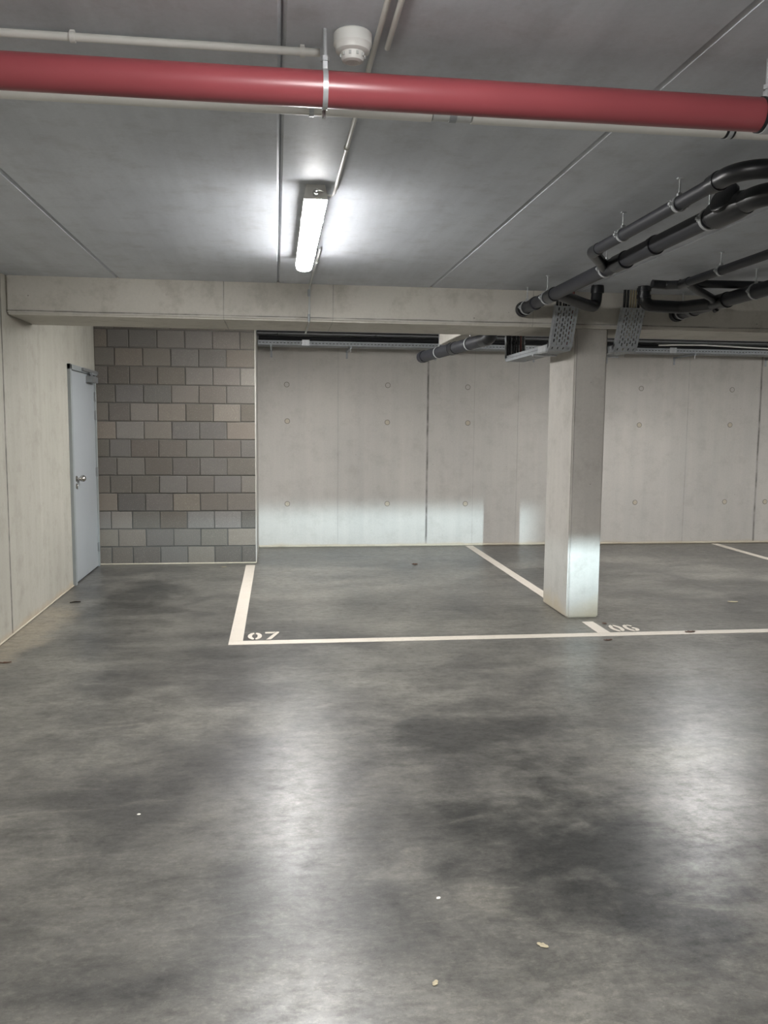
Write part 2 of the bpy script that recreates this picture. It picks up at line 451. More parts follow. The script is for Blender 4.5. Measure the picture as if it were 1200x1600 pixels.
# ------------------------------------------------------------------ door
def door():
    x = XL
    d = struct('door_1', box(B(), x - .02, 8.11, .012, x + .012, 9.14, 1.985, .002, 1), M['door'])
    bm = B()
    box(bm, x - .02, 8.055, 0, x + .030, 8.105, 2.04, .003, 1)
    box(bm, x - .02, 9.145, 0, x + .022, 9.195, 2.04, .003, 1)
    box(bm, x - .02, 8.055, 1.99, x + .030, 9.195, 2.04, .003, 1)
    obj('door_frame', bm, M['door_frame'], d)
    obj('threshold_dark_strip', box(B(), x - .02, 8.11, 0.0, x + .004, 9.14, .012), M['black_rubber'], d)  # solid black strip standing in for the shaded gap under the leaf
    for z in (1.773, 1.583, 1.0, .211):
        bm = B(); tube(bm, [(x + .02, 9.142, z - .05), (x + .02, 9.142, z + .05)], .009, 10)
        box(bm, x + .010, 9.11, z - .045, x + .014, 9.14, z + .045)
        obj('hinge', bm, M['closer'], d, True)
    h = B(); turned(h, (x + .012, 8.235, .985), (1, 0, 0), [(0, .028), (.006, .028), (.009, .024), (.009, .012), (.03, .011), (.034, .014)], 20)
    rose = obj('handle_rose', h, M['chrome'], d, True)
    h = B(); tube(h, [(x + .038, 8.228, .985), (x + .05, 8.235, .985), (x + .052, 8.30, .983)], .009, 12, .01)
    bmesh.ops.create_uvsphere(h, u_segments=20, v_segments=12, radius=.031, matrix=Matrix.Translation((x + .052, 8.325, .982)))
    obj('door_knob', h, M['chrome'], rose, True)
    h = B(); turned(h, (x + .012, 8.235, .915), (1, 0, 0), [(0, .026), (.006, .026), (.009, .022), (.010, .001)], 20)
    box(h, x + .02, 8.231, .885, x + .026, 8.239, .93, .002, 1)
    obj('key_rose', h, M['chrome'], d, True)
    c = obj('door_closer', box(B(), x + .012, 8.76, 1.905, x + .078, 9.02, 1.968, .004, 2), M['closer'], d)
    obj('slide_rail', box(B(), x + .03, 8.50, 2.002, x + .052, 9.17, 2.030, .002, 1), M['closer'], c)
    bm = B(); box(bm, x + .05, 8.80, 1.968, x + .066, 8.82, 1.988); box(bm, x + .040, 8.80, 1.984, x + .064, 9.06, 2.0, .001, 1)
    obj('closer_arm', bm, M['steel_dull'], c)
door()

# ------------------------------------------------------------------ bay markings
PT = .0025
def line(label, pts, g='painted bay lines'):
    return tag(obj('bay_line', poly_slab(B(), pts, .0003, PT), M['paint']), label, 'line', g)
line('long white painted line across the front of both bays', [(-.331, 5.787), (8.0, 5.787), (8.0, 5.885), (-.331, 5.885)])
line('white painted line on the floor leading to the block wall corner', [(-.331, 5.887), (-.235, 5.887), (-.226, 9.10), (-.323, 9.10)])
line('white painted line on the floor between pillar and back wall', [(2.345, 6.99), (2.44, 6.99), (2.462, 10.38), (2.366, 10.385)])
line('short white painted stub between front line and pillar foot', [(2.352, 5.887), (2.448, 5.887), (2.447, 6.235), (2.358, 6.234)])
line('white painted line at the right edge of the far bay', [(5.575, 5.887), (5.672, 5.887), (5.735, 10.37), (5.640, 10.37)])

def digit(ch, x, y, w, h, parent):
    """stencil digits with bridges, flat on the floor"""
    bm = B(); t = w * .30; g = w * .10
    def P(pts): poly_slab(bm, [(x + a * w, y + b * h) for a, b in pts], .0003, PT + .0004)
    def arc(cx, cy, rx, ry, a0, a1, th, n=9):
        o = [(cx + rx * math.cos(math.radians(a0 + (a1 - a0) * k / n)), cy + ry * math.sin(math.radians(a0 + (a1 - a0) * k / n))) for k in range(n + 1)]
        i = [(cx + (rx - th) * math.cos(math.radians(a0 + (a1 - a0) * k / n)), cy + max(ry - th * .62, .02) * math.sin(math.radians(a0 + (a1 - a0) * k / n))) for k in range(n + 1)]
        P(o + i[::-1])
    if ch == '0':
        arc(.5, .5, .5, .5, 100, 260, .30); arc(.5, .5, .5, .5, 80, -80, .30)
    elif ch == '7':
        P([(0, .82), (.62, .82), (.74, 1.0), (0, 1.0)])
        P([(.80, 1.0), (1.0, 1.0), (1.0, .88), (.42, 0), (.10, 0), (.68, .82)])
    elif ch == '6':
        arc(.5, .5, .5, .5, 95, 262, .30); arc(.5, .5, .5, .5, 82, 38, .28, 5)
        arc(.5, .30, .5, .30, 72, -84, .28)
    return obj('digit', bm, M['paint'], parent)
n7 = thing('bay_number', 'white stencilled number 07 painted at the left corner of the bay', 'number', (-.1, 6.0, 0))
digit('0', -.205, 5.915, .10, .20, n7); digit('7', -.083, 5.912, .10, .215, n7)
n6 = thing('bay_number', 'white stencilled number 06 painted in front of the pillar', 'number', (2.6, 6.0, 0))
digit('0', 2.500, 5.912, .095, .20, n6); digit('6', 2.612, 5.912, .095, .20, n6)

# ------------------------------------------------------------------ lamps
def make_lamp():
    o = Vector((.173, 3.75, ZC)); L = 1.55; w = .048
    t = thing('strip_light', 'glowing white strip light on the ceiling in the middle of the photo', 'light', o, 'ceiling strip lights')
    def prism(bm, prof, y0, y1):
        a = [bm.verts.new((o.x + p, y0, z)) for p, z in prof]; b = [bm.verts.new((o.x + p, y1, z)) for p, z in prof]
        bm.faces.new(a); bm.faces.new(b[::-1])
        for i in range(len(prof)):
            j = (i + 1) % len(prof); bm.faces.new((a[i], b[i], b[j], a[j]))
        return bm
    top = [(-w + .008, ZC), (-w - .003, ZC - .052), (-w - .003, ZC - .060), (w + .003, ZC - .060), (w + .003, ZC - .052), (w - .008, ZC)]
    obj('housing', prism(B(), top, o.y - .014, o.y + L + .014), M['white'], t)
    n = 16; bm = B(); rings = []
    ys = [(0.0, .30), (.004, .62), (.012, .84), (.024, .96), (.040, 1.0), (L - .040, 1.0), (L - .024, .96), (L - .012, .84), (L - .004, .62), (L, .30)]
    for yy, kk in ys:
        ring = [(-w * (.55 + .45 * kk), ZC - .058)] + [(-w * (.55 + .45 * kk) * math.cos(PI * k / n), ZC - .058 - .040 * kk * max(math.sin(PI * k / n), 0) ** .5) for k in range(1, n)] + [(w * (.55 + .45 * kk), ZC - .058)]
        rings.append([bm.verts.new((o.x + p, o.y + yy, z)) for p, z in ring])
    for r0, r1 in zip(rings, rings[1:]):
        for k in range(n): bm.faces.new((r0[k], r0[k + 1], r1[k + 1], r1[k]))
        bm.faces.new((r0[n], r0[0], r1[0], r1[n]))
    bm.faces.new(rings[0]); bm.faces.new(rings[-1][::-1])
    bm.normal_update()
    for f in bm.faces:
        f.material_index = (2 if abs(f.normal.y) > .5 else 1) if abs(f.normal.z) < .62 else 0
    obj('diffuser', bm, [M['lamp'], M['lamp_side'], M['lamp_end']], t, True, 1.2)
    bm = B(); turned(bm, (o.x, o.y - .014, ZC - .035), (0, -1, 0), [(0, .014), (.012, .014), (.014, .011), (.030, .010), (.030, .006)], 14)
    obj('cable_gland', bm, M['grey_pvc'], t, True)
    for y in (o.y + .35, o.y + 1.15):
        for sx in (-1, 1):
            xx = o.x + sx * (w + .003); obj('clip', box(B(), xx - .003, y, ZC - .070, xx + .003, y + .022, ZC - .045), M['steel'], t)
    return t
lamp = make_lamp()
dup(lamp, (.173, .25, ZC), 'white strip light on the ceiling above the camera, nearest of its row')
dup(lamp, (.173, 7.02, ZC), 'white strip light behind the beam above bay 07')
dup(lamp, (4.35, 7.02, ZC), 'white strip light behind the beam above bay 06')
for k, (lx, ly) in enumerate(((.173, -4.0), (4.35, -.6), (8.5, -3.5), (8.5, 7.1), (8.5, 2.0))):  # unseen extra lamps, added to brighten the camera-facing walls and the right side
    dup(lamp, (lx, ly, ZC), ('added fill strip light on the ceiling far behind the camera', 'added fill strip light behind the camera at the right', 'added fill strip light at the far right behind the camera', 'added fill strip light behind the beam beyond the right edge of the photo', 'added fill strip light on the ceiling beyond the right edge of the photo')[k])

# conduits of the lamps
def conduit(label, pts, r, mat='white_pvc', rad=0, clips=(), group='thin conduits on the ceiling', name='conduit'):
    t = thing(name, label, 'conduit', pts[0], group)
    obj('tube', tube(B(), pts, r, 12, rad), M[mat], t, True)
    for c, ax in clips:
        bm = B(); c = Vector(c); band(bm, c, ax, r * .98, r + .0035, .014, 16)
        box(bm, c.x - .006, c.y - .006, c.z, c.x + .006, c.y + .006, min(ZC, c.z + .03))
        obj('clip', bm, M[mat], t, True)
    return t
zc = ZC - .012
conduit('thin white conduit along the ceiling ending beside the glowing strip light', [(.278, .6, zc), (.256, 3.81, zc)], .0075, clips=[((.268, 2.0, zc), (0, 1, 0)), ((.26, 3.2, zc), (0, 1, 0))])
conduit('short white conduit stub parallel to the longer one at the top of the photo', [(.303, .6, zc), (.299, 2.36, zc)], .0075, clips=[((.30, 1.4, zc), (0, 1, 0))])
conduit('white conduit crossing the ceiling at top left, in front of the red pipe', [(XL + .0, 2.405, zc - .004), (.122, 2.405, zc - .004)], .0105, clips=[((-.52, 2.405, zc - .004), (1, 0, 0)), ((.075, 2.405, zc - .004), (1, 0, 0)), ((-1.4, 2.405, zc - .004), (1, 0, 0))])
cb = conduit('thin conduit from the strip light down the face of the beam', [(.257, 5.0, zc), (.25, BY0 - .0075, zc), (.243, BY0 - .0075, BZ - .0075), (.245, 7.06, BZ - .0075)], .0072, 'grey_pvc', .02,
        clips=[((.255, 5.4, zc), (0, 1, 0))])
for z0, z1 in ((2.44, 2.49), (BZ, BZ + .05)):
    obj('sleeve', tube(B(), [(.243, BY0 - .0075, z0), (.243, BY0 - .0075, z1)], .0095, 12), M['steel_dull'], cb, True)
tag(obj('lamp_cable', tube(B(), [(.256, 3.80, zc), (.25, 3.86, zc - .004), (.225, 3.80, zc - .012), (.195, 3.71, ZC - .030), (.176, 3.675, ZC - .036), (.173, 3.70, ZC - .036)], .0038, 8, .05), M['white_pvc'], None, True),
    'thin white lead curling from the conduit end into the strip light', 'cable')

# ------------------------------------------------------------------ smoke detector
sd = thing('smoke_detector', 'round white smoke detector on the ceiling above the red pipe', 'smoke detector', (.203, 2.315, ZC))
bm = B(); turned(bm, (.203, 2.315, ZC), (0, 0, -1), [(0, .046), (.004, .050), (.030, .050), (.034, .046), (.046, .044), (.050, .038)], 32); obj('base', bm, M['white'], sd, True)
bm = B(); turned(bm, (.203, 2.315, ZC - .050), (0, 0, -1), [(0, .031), (.014, .030), (.020, .027), (.023, .018), (.021, .013), (.021, .001)], 32); obj('sensor_head', bm, M['white'], sd, True)
for k in range(10):
    bm = B(); a = 2 * PI * k / 10; c = Vector((.203 + .0305 * math.cos(a), 2.315 + .0305 * math.sin(a), ZC - .058)); box(bm, c.x - .003, c.y - .003, c.z - .004, c.x + .003, c.y + .003, c.z + .004); obj('vent_slot', bm, M['grey_pvc'], sd)

# ------------------------------------------------------------------ red pipe and white pipe behind it
RY, RZ, RR = 2.30, 2.381, .0445
rp = thing('sprinkler_main', 'thick red painted pipe running across the ceiling', 'pipe', (0, RY, RZ))
obj('pipe', tube(B(), [(XL, RY, RZ), (XR, RY, RZ)], RR, 32), M['red'], rp, True)
for x, wide in ((.130, .013), (1.352, .026), (3.4, .024), (-1.3, .022)):
    bm = B(); band(bm, (x, RY, RZ), (1, 0, 0), RR, RR + .004, wide, 32)
    c = obj('pipe_clamp', bm, M['steel'], rp, True)
    if x == 1.352:
        bm = B(); band(bm, (x, RY, RZ), (1, 0, 0), RR, RR + .0025, wide + .018, 32); obj('rubber_lining', bm, M['black_rubber'], c, True)
    bm = B(); box(bm, x - .006, RY - .012, RZ + RR, x + .006, RY + .012, RZ + RR + .022); tube(bm, [(x, RY, RZ + RR + .01), (x, RY, ZC)], .006, 10)
    turned(bm, (x, RY, RZ + RR + .024), (0, 0, 1), [(0, .012), (.012, .012)], 6)
    obj('hanger_rod', bm, M['steel'], c, True)
    if x < .2 and x > 0:
        bm = B(); box(bm, x - .008, RY + RR + .001, RZ - .030, x + .008, RY + RR + .010, RZ + .030); tube(bm, [(x, RY + RR + .004, RZ - .02), (x, RY + RR + .004, RZ - RR - .012)], .005, 8)
        obj('clamp_bolt', bm, M['steel'], c, True)
WY, WZ, WR = 2.66, 2.470, .030
wp = thing('drain_tube', 'white plastic pipe running just behind the red pipe', 'pipe', (0, WY, WZ))
obj('pipe', tube(B(), [(XL, WY, WZ), (.475, WY, WZ)], WR, 24), M['white_pvc'], wp, True)
obj('pipe', tube(B(), [(.600, WY, WZ), (XR, WY, WZ)], WR, 24), M['white_pvc'], wp, True)
cp = obj('coupling', tube(B(), [(.478, WY, WZ), (.597, WY, WZ)], WR - .003, 24), M['grey_pvc'], wp, True)
bm = B(); band(bm, (.540, WY, WZ), (1, 0, 0), WR - .003, WR - .0005, .022, 24); cl = obj('clamp_band', bm, M['steel_dull'], cp, True)
for x in (.110, 1.437, 3.6):
    bm = B(); band(bm, (x, WY, WZ), (1, 0, 0), WR, WR + .004, .014, 24)
    c = obj('pipe_clamp', bm, M['steel'], wp, True)
    if x > 1:
        bm = B(); band(bm, (x, WY, WZ), (1, 0, 0), WR, WR + .0022, .030, 24); obj('rubber_lining', bm, M['black_rubber'], c, True)
    bm = B(); tube(bm, [(x, WY, WZ + WR), (x, WY, ZC)], .005, 8); obj('hanger_rod', bm, M['steel'], c, True)



# ------------------------------------------------------------------ black drain pipes
def hanger(parent, c, ax, r):
    bm = B(); band(bm, c, ax, r, r + .0045, .020, 28)
    c = Vector(c)
    k = obj('pipe_clamp', bm, M['steel'], parent, True)
    bm = B(); box(bm, c.x - .009, c.y - .009, c.z + r + .003, c.x + .009, c.y + .009, c.z + r + .016, .002, 1)
    tube(bm, [(c.x, c.y, c.z + r + .01), (c.x, c.y, ZC - .002)], .0042, 8)
    box(bm, c.x - .011, c.y - .008, ZC - .005, c.x + .011, c.y + .008, ZC)
    obj('hanger_rod', bm, M['steel'], k, True)
    s = Vector(ax).cross(Vector((0, 0, 1))).normalized()
    for sg in (-1, 1):
        p = c + s * sg * (r + .010)
        bm = B(); box(bm, p.x - .008, p.y - .008, p.z - .006, p.x + .008, p.y + .008, p.z + .006, .002, 1)
        tube(bm, [(p.x, p.y, p.z - .013), (p.x, p.y, p.z + .014)], .0035, 8)
        obj('clamp_lug', bm, M['steel'], k, True)
    return k
def socket(parent, c, ax, r, L=.055, name='coupling', mat='pvc_black'):
    ax = Vector(ax).normalized(); c = Vector(c)
    bm = B(); turned(bm, c - ax * L / 2, ax, [(0, r + .001), (.001, r + .007), (.014, r + .0075), (.016, r + .005), (L - .002, r + .005), (L, r + .001)], 28)
    return obj(name, bm, M[mat], parent, True)

# A: the long one left of the pillar
ax_, az, ar = 1.835, 2.392, .0405
A = thing('drain_pipe', 'long black drain pipe with capped end at the beam, left of the pillar', 'pipe', (ax_, 4.8, az), 'black drain pipes under the ceiling')
obj('pipe', tube(B(), [(ax_, 6.27, az - .010), (ax_, 3.36, az + .012)], ar, 28), M['pvc_dark'], A, True)
bm = B(); turned(bm, (ax_, 6.235, az - .010), (0, 1, 0), [(0, ar + .001), (.0, ar + .011), (.028, ar + .012), (.030, ar + .016), (.050, ar + .016), (.056, ar + .010), (.060, .01)], 28); obj('end_cap', bm, M['pvc_black'], A, True)
socket(A, (ax_, 5.98, az - .008), (0, 1, 0), ar, .06, mat='pvc_dark'); socket(A, (ax_, 5.60, az - .006), (0, 1, 0), ar, .12)
socket(A, (ax_, 4.05, az + .006), (0, 1, 0), ar, .05, mat='pvc_dark')
socket(A, (ax_, 4.45, az + .002), (0, 1, 0), ar, .14)
for y in (6.17, 5.70, 4.66, 3.52): hanger(A, (ax_, y, az + (4.8 - y) * .0075), (0, 1, 0), ar + (.002 if y < 6 else .008))
bm = B(); tube(bm, [(ax_, 5.52, az - .004), (2.00, 5.70, az - .012), (2.16, 5.88, az - .016), (2.30, 6.02, az - .016), (2.315, 6.03, ZC)], ar - .001, 20, .06)
br = obj('branch_elbow', bm, M['pvc_black'], A, True)
bm = B(); turned(bm, (2.315, 6.03, ZC - .055), (0, 0, 1), [(0, ar), (.002, ar + .007), (.03, ar + .007), (.055, ar + .004)], 24); obj('socket', bm, M['pvc_black'], br, True)
# near end: fat junction with an inspection disc, then a bend to the right
tee = B(); tube(tee, [(ax_, 3.50, az + .010), (ax_, 3.47, az + .010), (ax_, 3.46, az + .010), (ax_, 3.30, az + .012), (ax_ + .01, 3.24, az + .012)], [ar, ar + .004, ar + .015, ar + .016, ar + .006], 28)
j = obj('junction', tee, M['pvc_black'], A, True)
bm = B(); turned(bm, (ax_ + .005, 3.34, az + .022), (-.72, -.18, .42), [(-.02, .050), (.042, .056), (.044, .066), (.060, .066), (.066, .058), (.067, .004)], 30); obj('inspection_cap', bm, M['pvc_black'], j, True)
bm = B(); tube(bm, [(ax_, 3.38, az + .012), (ax_ + .01, 3.12, az + .012), (ax_ + .28, 3.02, az + .02), (XR, 3.02, az + .045)], .0435, 24, .11)
obj('side_run', bm, M['pvc_black'], A, True)
socket(A, (ax_ + .20, 3.045, az + .018), (1, -.25, .02), .0445, .05)

# Bp: the thinner one left of it
bx, bz, brd = 1.64, 2.425, .0275
Bp = thing('drain_pipe', 'thinner black drain pipe bending right near the red pipe, leftmost under the ceiling', 'pipe', (bx, 3.7, bz), 'black drain pipes under the ceiling')
obj('pipe', tube(B(), [(bx, 4.32, bz - .004), (bx, 3.09, bz + .006)], brd, 24), M['pvc_dark'], Bp, True)
for y in (3.97, 3.40): hanger(Bp, (bx, y, bz), (0, 1, 0), brd + .001)
bm = B(); tube(bm, [(bx, 4.27, bz - .004), (bx, 4.36, bz - .005), (bx + .10, 4.52, az + .02), (ax_, 4.66, az)], brd + .003, 20, .05)
obj('branch_elbow', bm, M['pvc_black'], Bp, True)
bm = B(); tube(bm, [(bx, 3.14, bz + .006), (bx, 2.93, bz + .008), (bx + .4, 2.90, bz + .010), (XR, 2.90, bz + .012)], brd + .0065, 24, .15, fn=12)
obj('bend', bm, M['pvc_black'], Bp, True)
socket(Bp, (bx, 3.10, bz + .006), (0, 1, 0), brd + .003, .05)

# D: the thick one right of the pillar
dx, dz, dr = 3.05, 2.386, .0475
D = thing('drain_pipe', 'thick black drain pipe with capped end at the beam, right of the pillar', 'pipe', (dx, 4.6, dz), 'black drain pipes under the ceiling')
obj('pipe', tube(B(), [(dx, 6.28, dz - .006), (dx, 1.2, dz + .02)], dr, 28), M['pvc_dark'], D, True)
bm = B(); turned(bm, (dx, 6.245, dz - .006), (0, 1, 0), [(0, dr + .001), (.0, dr + .010), (.026, dr + .011), (.028, dr + .014), (.045, dr + .014), (.052, dr + .008), (.055, .01)], 28); obj('end_cap', bm, M['pvc_black'], D, True)
socket(D, (dx, 6.03, dz - .004), (0, 1, 0), dr, .06); socket(D, (dx, 5.62, dz - .004), (0, 1, 0), dr, .16)
for y in (6.19, 5.20, 3.9): hanger(D, (dx, y, dz), (0, 1, 0), dr + (.001 if y < 6 else .008))
bm = B(); tube(bm, [(2.655, 6.00, ZC), (2.655, 6.00, 2.395), (2.93, 5.98, 2.385), (dx + .005, 5.72, dz - .004)], dr - .003, 22, .075)
br = obj('branch_elbow', bm, M['pvc_black'], D, True)
for z in (2.455, 2.505):
    bm = B(); band(bm, (2.655, 6.00, z), (0, 0, 1), dr - .004, dr + .004, .022, 24); obj('socket_ring', bm, M['pvc_black'], br, True)
bm = B(); tube(bm, [(dx - .01, 5.66, dz - dr - .004), (dx - .01, 5.69, dz - dr - .012)], .016, 14); obj('cleaning_plug', bm, M['pvc_black'], D, True)

# E: thin one right, with its side pieces
ex, ez, er = 2.57, 2.425, .0255
Ep = thing('drain_pipe', 'thin black drain pipe between the two capped ones, right of the pillar', 'pipe', (ex, 4.6, ez), 'black drain pipes under the ceiling')
obj('pipe', tube(B(), [(ex, 5.20, ez - .002), (ex, 1.2, ez + .01)], er, 24), M['pvc_dark'], Ep, True)
for y in (4.76, 3.6): hanger(Ep, (ex, y, ez), (0, 1, 0), er + .001)
bm = B(); tube(bm, [(ex, 5.14, ez), (ex + .005, 5.26, ez - .002), (ex - .04, 5.36, ez + .010), (2.46, 5.37, ez + .014), (2.43, 5.37, ez + .016)], er + .003, 20, .035)
obj('bend', bm, M['pvc_black'], Ep, True)
bm = B(); tube(bm, [(ex, 5.17, ez - .002), (ex + .14, 5.34, ez - .010), (ex + .42, 5.62, dz + .01), (dx - .02, 5.70, dz)], er, 20, .06)
obj('branch', bm, M['pvc_dark'], Ep, True)
F = thing('drain_pipe', 'black drain pipe running crosswise behind the two right pipes close to the ceiling', 'pipe', (3.2, 5.38, 2.463), 'black drain pipes under the ceiling')
obj('pipe', tube(B(), [(2.66, 5.46, 2.466), (6.5, 5.34, 2.476)], .026, 22), M['pvc_black'], F, True)
socket(F, (3.6, 5.43, 2.467), (1, -.031, .0026), .026, .05)
hanger(F, (4.2, 5.412, 2.469), (1, 0, 0), .027)
# G: behind the beam
gx, gz, gr = 1.51, 2.203, .054
G = thing('drain_pipe', 'black drain pipe end seen under the beam in front of the back wall tray', 'pipe', (1.60, 7.8, gz), 'black drain pipes under the ceiling')
g0 = Vector((1.485, 8.60, gz)); g1 = Vector((1.79, 7.16, gz + .045)); gd = (g1 - g0).normalized()
gp = lambda t: g0 + (g1 - g0) * t
obj('pipe', tube(B(), [g0, g1], gr, 28), M['pvc_dark'], G, True)
bm = B(); turned(bm, g0 + gd * .05, -gd, [(0, gr + .001), (0, gr + .006), (.05, gr + .007), (.09, gr + .003), (.105, gr - .014), (.108, .01)], 28); obj('end_cap', bm, M['pvc_dark'], G, True)
socket(G, gp(.52), gd, gr, .10)
def low_clamp(t):
    c = gp(t); bm = B(); band(bm, c, gd, gr + .001, gr + .006, .02, 28); k = obj('pipe_clamp', bm, M['steel'], G, True)
    zt = 2.331 if c.x > 1.67 else ZC
    bm = B(); tube(bm, [(c.x, c.y, c.z + gr + .004), (c.x, c.y, zt)], .0042, 8); obj('hanger_rod', bm, M['steel'], k, True)
for t_ in (.28, .76): low_clamp(t_)
bm = B(); tube(bm, [gp(.93), gp(1.0), g1 + Vector((.012, -.062, .02)), g1 + Vector((.012, -.070, .07))], gr + .002, 24, .05); obj('elbow', bm, M['pvc_black'], G, True)
bm = B(); tube(bm, [g1 + Vector((.012, -.070, .06)), (g1.x + .012, g1.y - .070, 2.331)], gr, 24); obj('riser', bm, M['pvc_dark'], G, True)
# ------------------------------------------------------------------ cable trays ducking under the beam
def duck_tray(x0, label, loc):
    t = thing('cable_tray', label, 'cable tray', loc, 'perforated trays ducking under the beam')
    W = .172; th = .0016; fh = .05
    path = [Vector((0, 6.135, 2.395)), Vector((0, 6.262, 2.115)), Vector((0, 6.30, 2.085)), Vector((0, 7.50, 2.085)), Vector((0, 7.535, 2.115)), Vector((0, 7.56, 2.47))]
    names = ['front_panel', 'lower_bend', 'bottom_panel', 'rear_bend', 'rear_panel']
    for i, nm in enumerate(names):
        a, b = path[i], path[i + 1]; d = (b - a); L = d.length
        bm = B(); perf(bm, (x0, a.y, a.z), (1, 0, 0), d, W, L, 7, .0085, min(.024, L * .5), .040 if L > .1 else .03, th)
        p = obj(nm, bm, M['steel_dull'], t)
        nrm = Vector((0, -d.z, d.y)).normalized()
        if nrm.dot(Vector((0, 6.9, 2.6)) - (a + b) / 2) < 0: nrm = -nrm
        for sx in (0, W):
            bm = B(); perf(bm, (x0 + sx, a.y, a.z), nrm, d, fh, L, 1, .006, min(.02, L * .5), .04 if L > .1 else .03, th, False)
            obj('side_flange', bm, M['steel_dull'], p)
        if nm in ('front_panel', 'bottom_panel'):
            for k in range(3):
                c = a + d * (.2 + .3 * k) - nrm * .0005
                bm = B(); turned(bm, (x0 + .03 + .05 * k, c.y, c.z), -nrm, [(0, .0045), (.003, .0045), (.004, .002)], 10)
                obj('bolt', bm, M['chrome'], p, True)
    for sx in (W + .006,):
        bm = B(); tube(bm, [(x0 + sx, 6.66, 2.075), (x0 + sx, 6.66, BZ)], .004, 8); obj('hanger_rod', bm, M['steel'], t, True)
    obj('support_rail', box(B(), x0 - .012, 6.645, 2.070, x0 + W + .012, 6.675, 2.0845), M['steel'], t)
    bm = B(); box(bm, x0 - .004, 6.36, 2.088, x0 - .001, 6.55, 2.130); box(bm, x0 - .004, 6.36, 2.080, x0 + .02, 6.55, 2.083)
    obj('joint_plate', bm, M['steel'], t)
    return t
duck_tray(2.048, 'perforated steel cable tray bending under the beam on the left of the pillar', (2.134, 6.2, 2.085))
duck_tray(2.562, 'perforated steel cable tray bending under the beam on the right of the pillar', (2.648, 6.2, 2.085))
def duck_cable(x, off, r, mat, label, grp, top=ZC):
    pts = [(x, 6.175 + off * .3, top), (x, 6.18 + off, 2.36), (x, 6.292 + off * .8, 2.13 + off * .6), (x, 6.34 + off, 2.10 + off), (x, 7.48 - off, 2.10 + off), (x, 7.525 - off, 2.14 + off), (x, 7.53 - off, ZC)]
    return tag(obj('power_cable', tube(B(), pts, r, 10, .03, fn=4), M[mat], None, True, loc=(x, 6.9, 2.1)), label, 'cable', grp)
for i, (x, o, r, m) in enumerate(((2.068, .004, .010, 'cable'), (2.092, .004, .011, 'cable'), (2.116, .002, .008, 'cable'), (2.136, .004, .010, 'cable'), (2.160, .004, .010, 'cable'))):
    duck_cable(x, o + r - .006, r, m, 'black power cable lying in the left tray under the beam', 'black cables in the left tray')
c_ = duck_cable(2.188, .006, .010, 'cable_red', 'red brown cable at the right side of the left tray', 'black cables in the left tray'); del c_['group']
for i, (x, o, r, m) in enumerate(((2.585, .004, .010, 'cable'), (2.61, .004, .010, 'cable'), (2.695, .004, .010, 'cable'))):
    duck_cable(x, o, r, m, 'black power cable lying in the right tray under the beam', 'black cables in the right tray')
for i, (x, o, r) in enumerate(((2.632, .004, .007), (2.652, .006, .006), (2.672, .004, .007))):
    duck_cable(x, o, r, 'cable_tan', 'tan cable rising to the ceiling from the top of the right tray', 'tan cables in the right tray')

# ------------------------------------------------------------------ tray along the back wall
def wall_tray():
    t = thing('cable_tray', 'long perforated steel cable tray running along the top of the back wall', 'cable tray', (3, 9.95, 2.405))
    x0, x1, y0, y1, z = -.20, XR, 9.86, 10.12, 2.405
    L = x1 - x0
    bm = B(); perf(bm, (x0, y1, z), (0, -1, 0), (1, 0, 0), y1 - y0, L, 5, .008, .022, .05, .0015); bp = obj('bottom_panel', bm, M['steel_dull'], t)
    bm = B(); perf(bm, (x0, y0, z), (0, 0, 1), (1, 0, 0), .052, L, 1, .007, .022, .04, .0015, False)
    obj('front_flange', bm, M['steel_dull'], t)
    bm = B(); perf(bm, (x0, y1, z), (0, 0, 1), (1, 0, 0), .052, L, 1, .007, .022, .04, .0015, False)
    obj('rear_flange', bm, M['steel_dull'], t)
    for x in (.30, 4.72):
        obj('joint_plate', box(B(), x, y0 - .004, z - .002, x + .085, y0 - .001, z + .064), M['steel'], t)
    for x in (-.05, .86, 1.95, 3.2, 4.15, 5.05, 6.3, 7.5):
        bm = B(); box(bm, x - .012, y0 - .01, z - .022, x + .012, YB - .001, z - .0015); box(bm, x - .012, YB - .006, z - .10, x + .012, YB - .001, z - .0)
        b = obj('wall_bracket', bm, M['steel_dull'], t)
        bm = B(); tube(bm, [(x, y0 + .02, z - .06), (x, y0 + .02, z + .02)], .004, 8); obj('bolt', bm, M['steel'], b, True)
    return t
wall_tray()
for i in range(9):
    yy = 9.885 + (i % 6) * .035 + (.012 if i > 5 else 0); rr = .011 + .003 * ((i * 7) % 3)
    pts = []
    rn = random.Random(i)
    for k in range(24):
        pts.append((-.19 + k * (XR + .18) / 23, yy + rn.uniform(-.006, .006), 2.408 + rr + .024 * (i % 2) + (.052 if i > 5 else 0) + rn.uniform(0, .012)))
    tag(obj('power_cable', tube(B(), pts, rr, 8, .02, fn=2), M['cable'], None, True, loc=(3, yy, 2.41)), 'black cable lying in the tray along the back wall', 'cable', 'black cables in the wall tray')
pts = []; rn = random.Random(77)
for k in range(14):
    pts.append((4.55 + k * .28, 9.80 + rn.uniform(-.006, .006), 2.487 + .012 * math.sin(k * .9)))
tag(obj('power_cable', tube(B(), pts, .009, 10, .05, fn=3), M['white_pvc'], None, True, loc=(5, 9.8, 2.49)), 'white cable running above the wall tray right of the pillar', 'cable')
for i, (zz, yy) in enumerate(((2.505, 9.4), (2.51, 9.1))):
    tag(obj('power_cable', tube(B(), [(-.2, yy, zz), (XR, yy, zz)], .011, 10), M['cable'], None, True, loc=(3, yy, zz)), 'black cable fixed to the ceiling behind the beam', 'cable', 'black cables on the ceiling behind the beam')

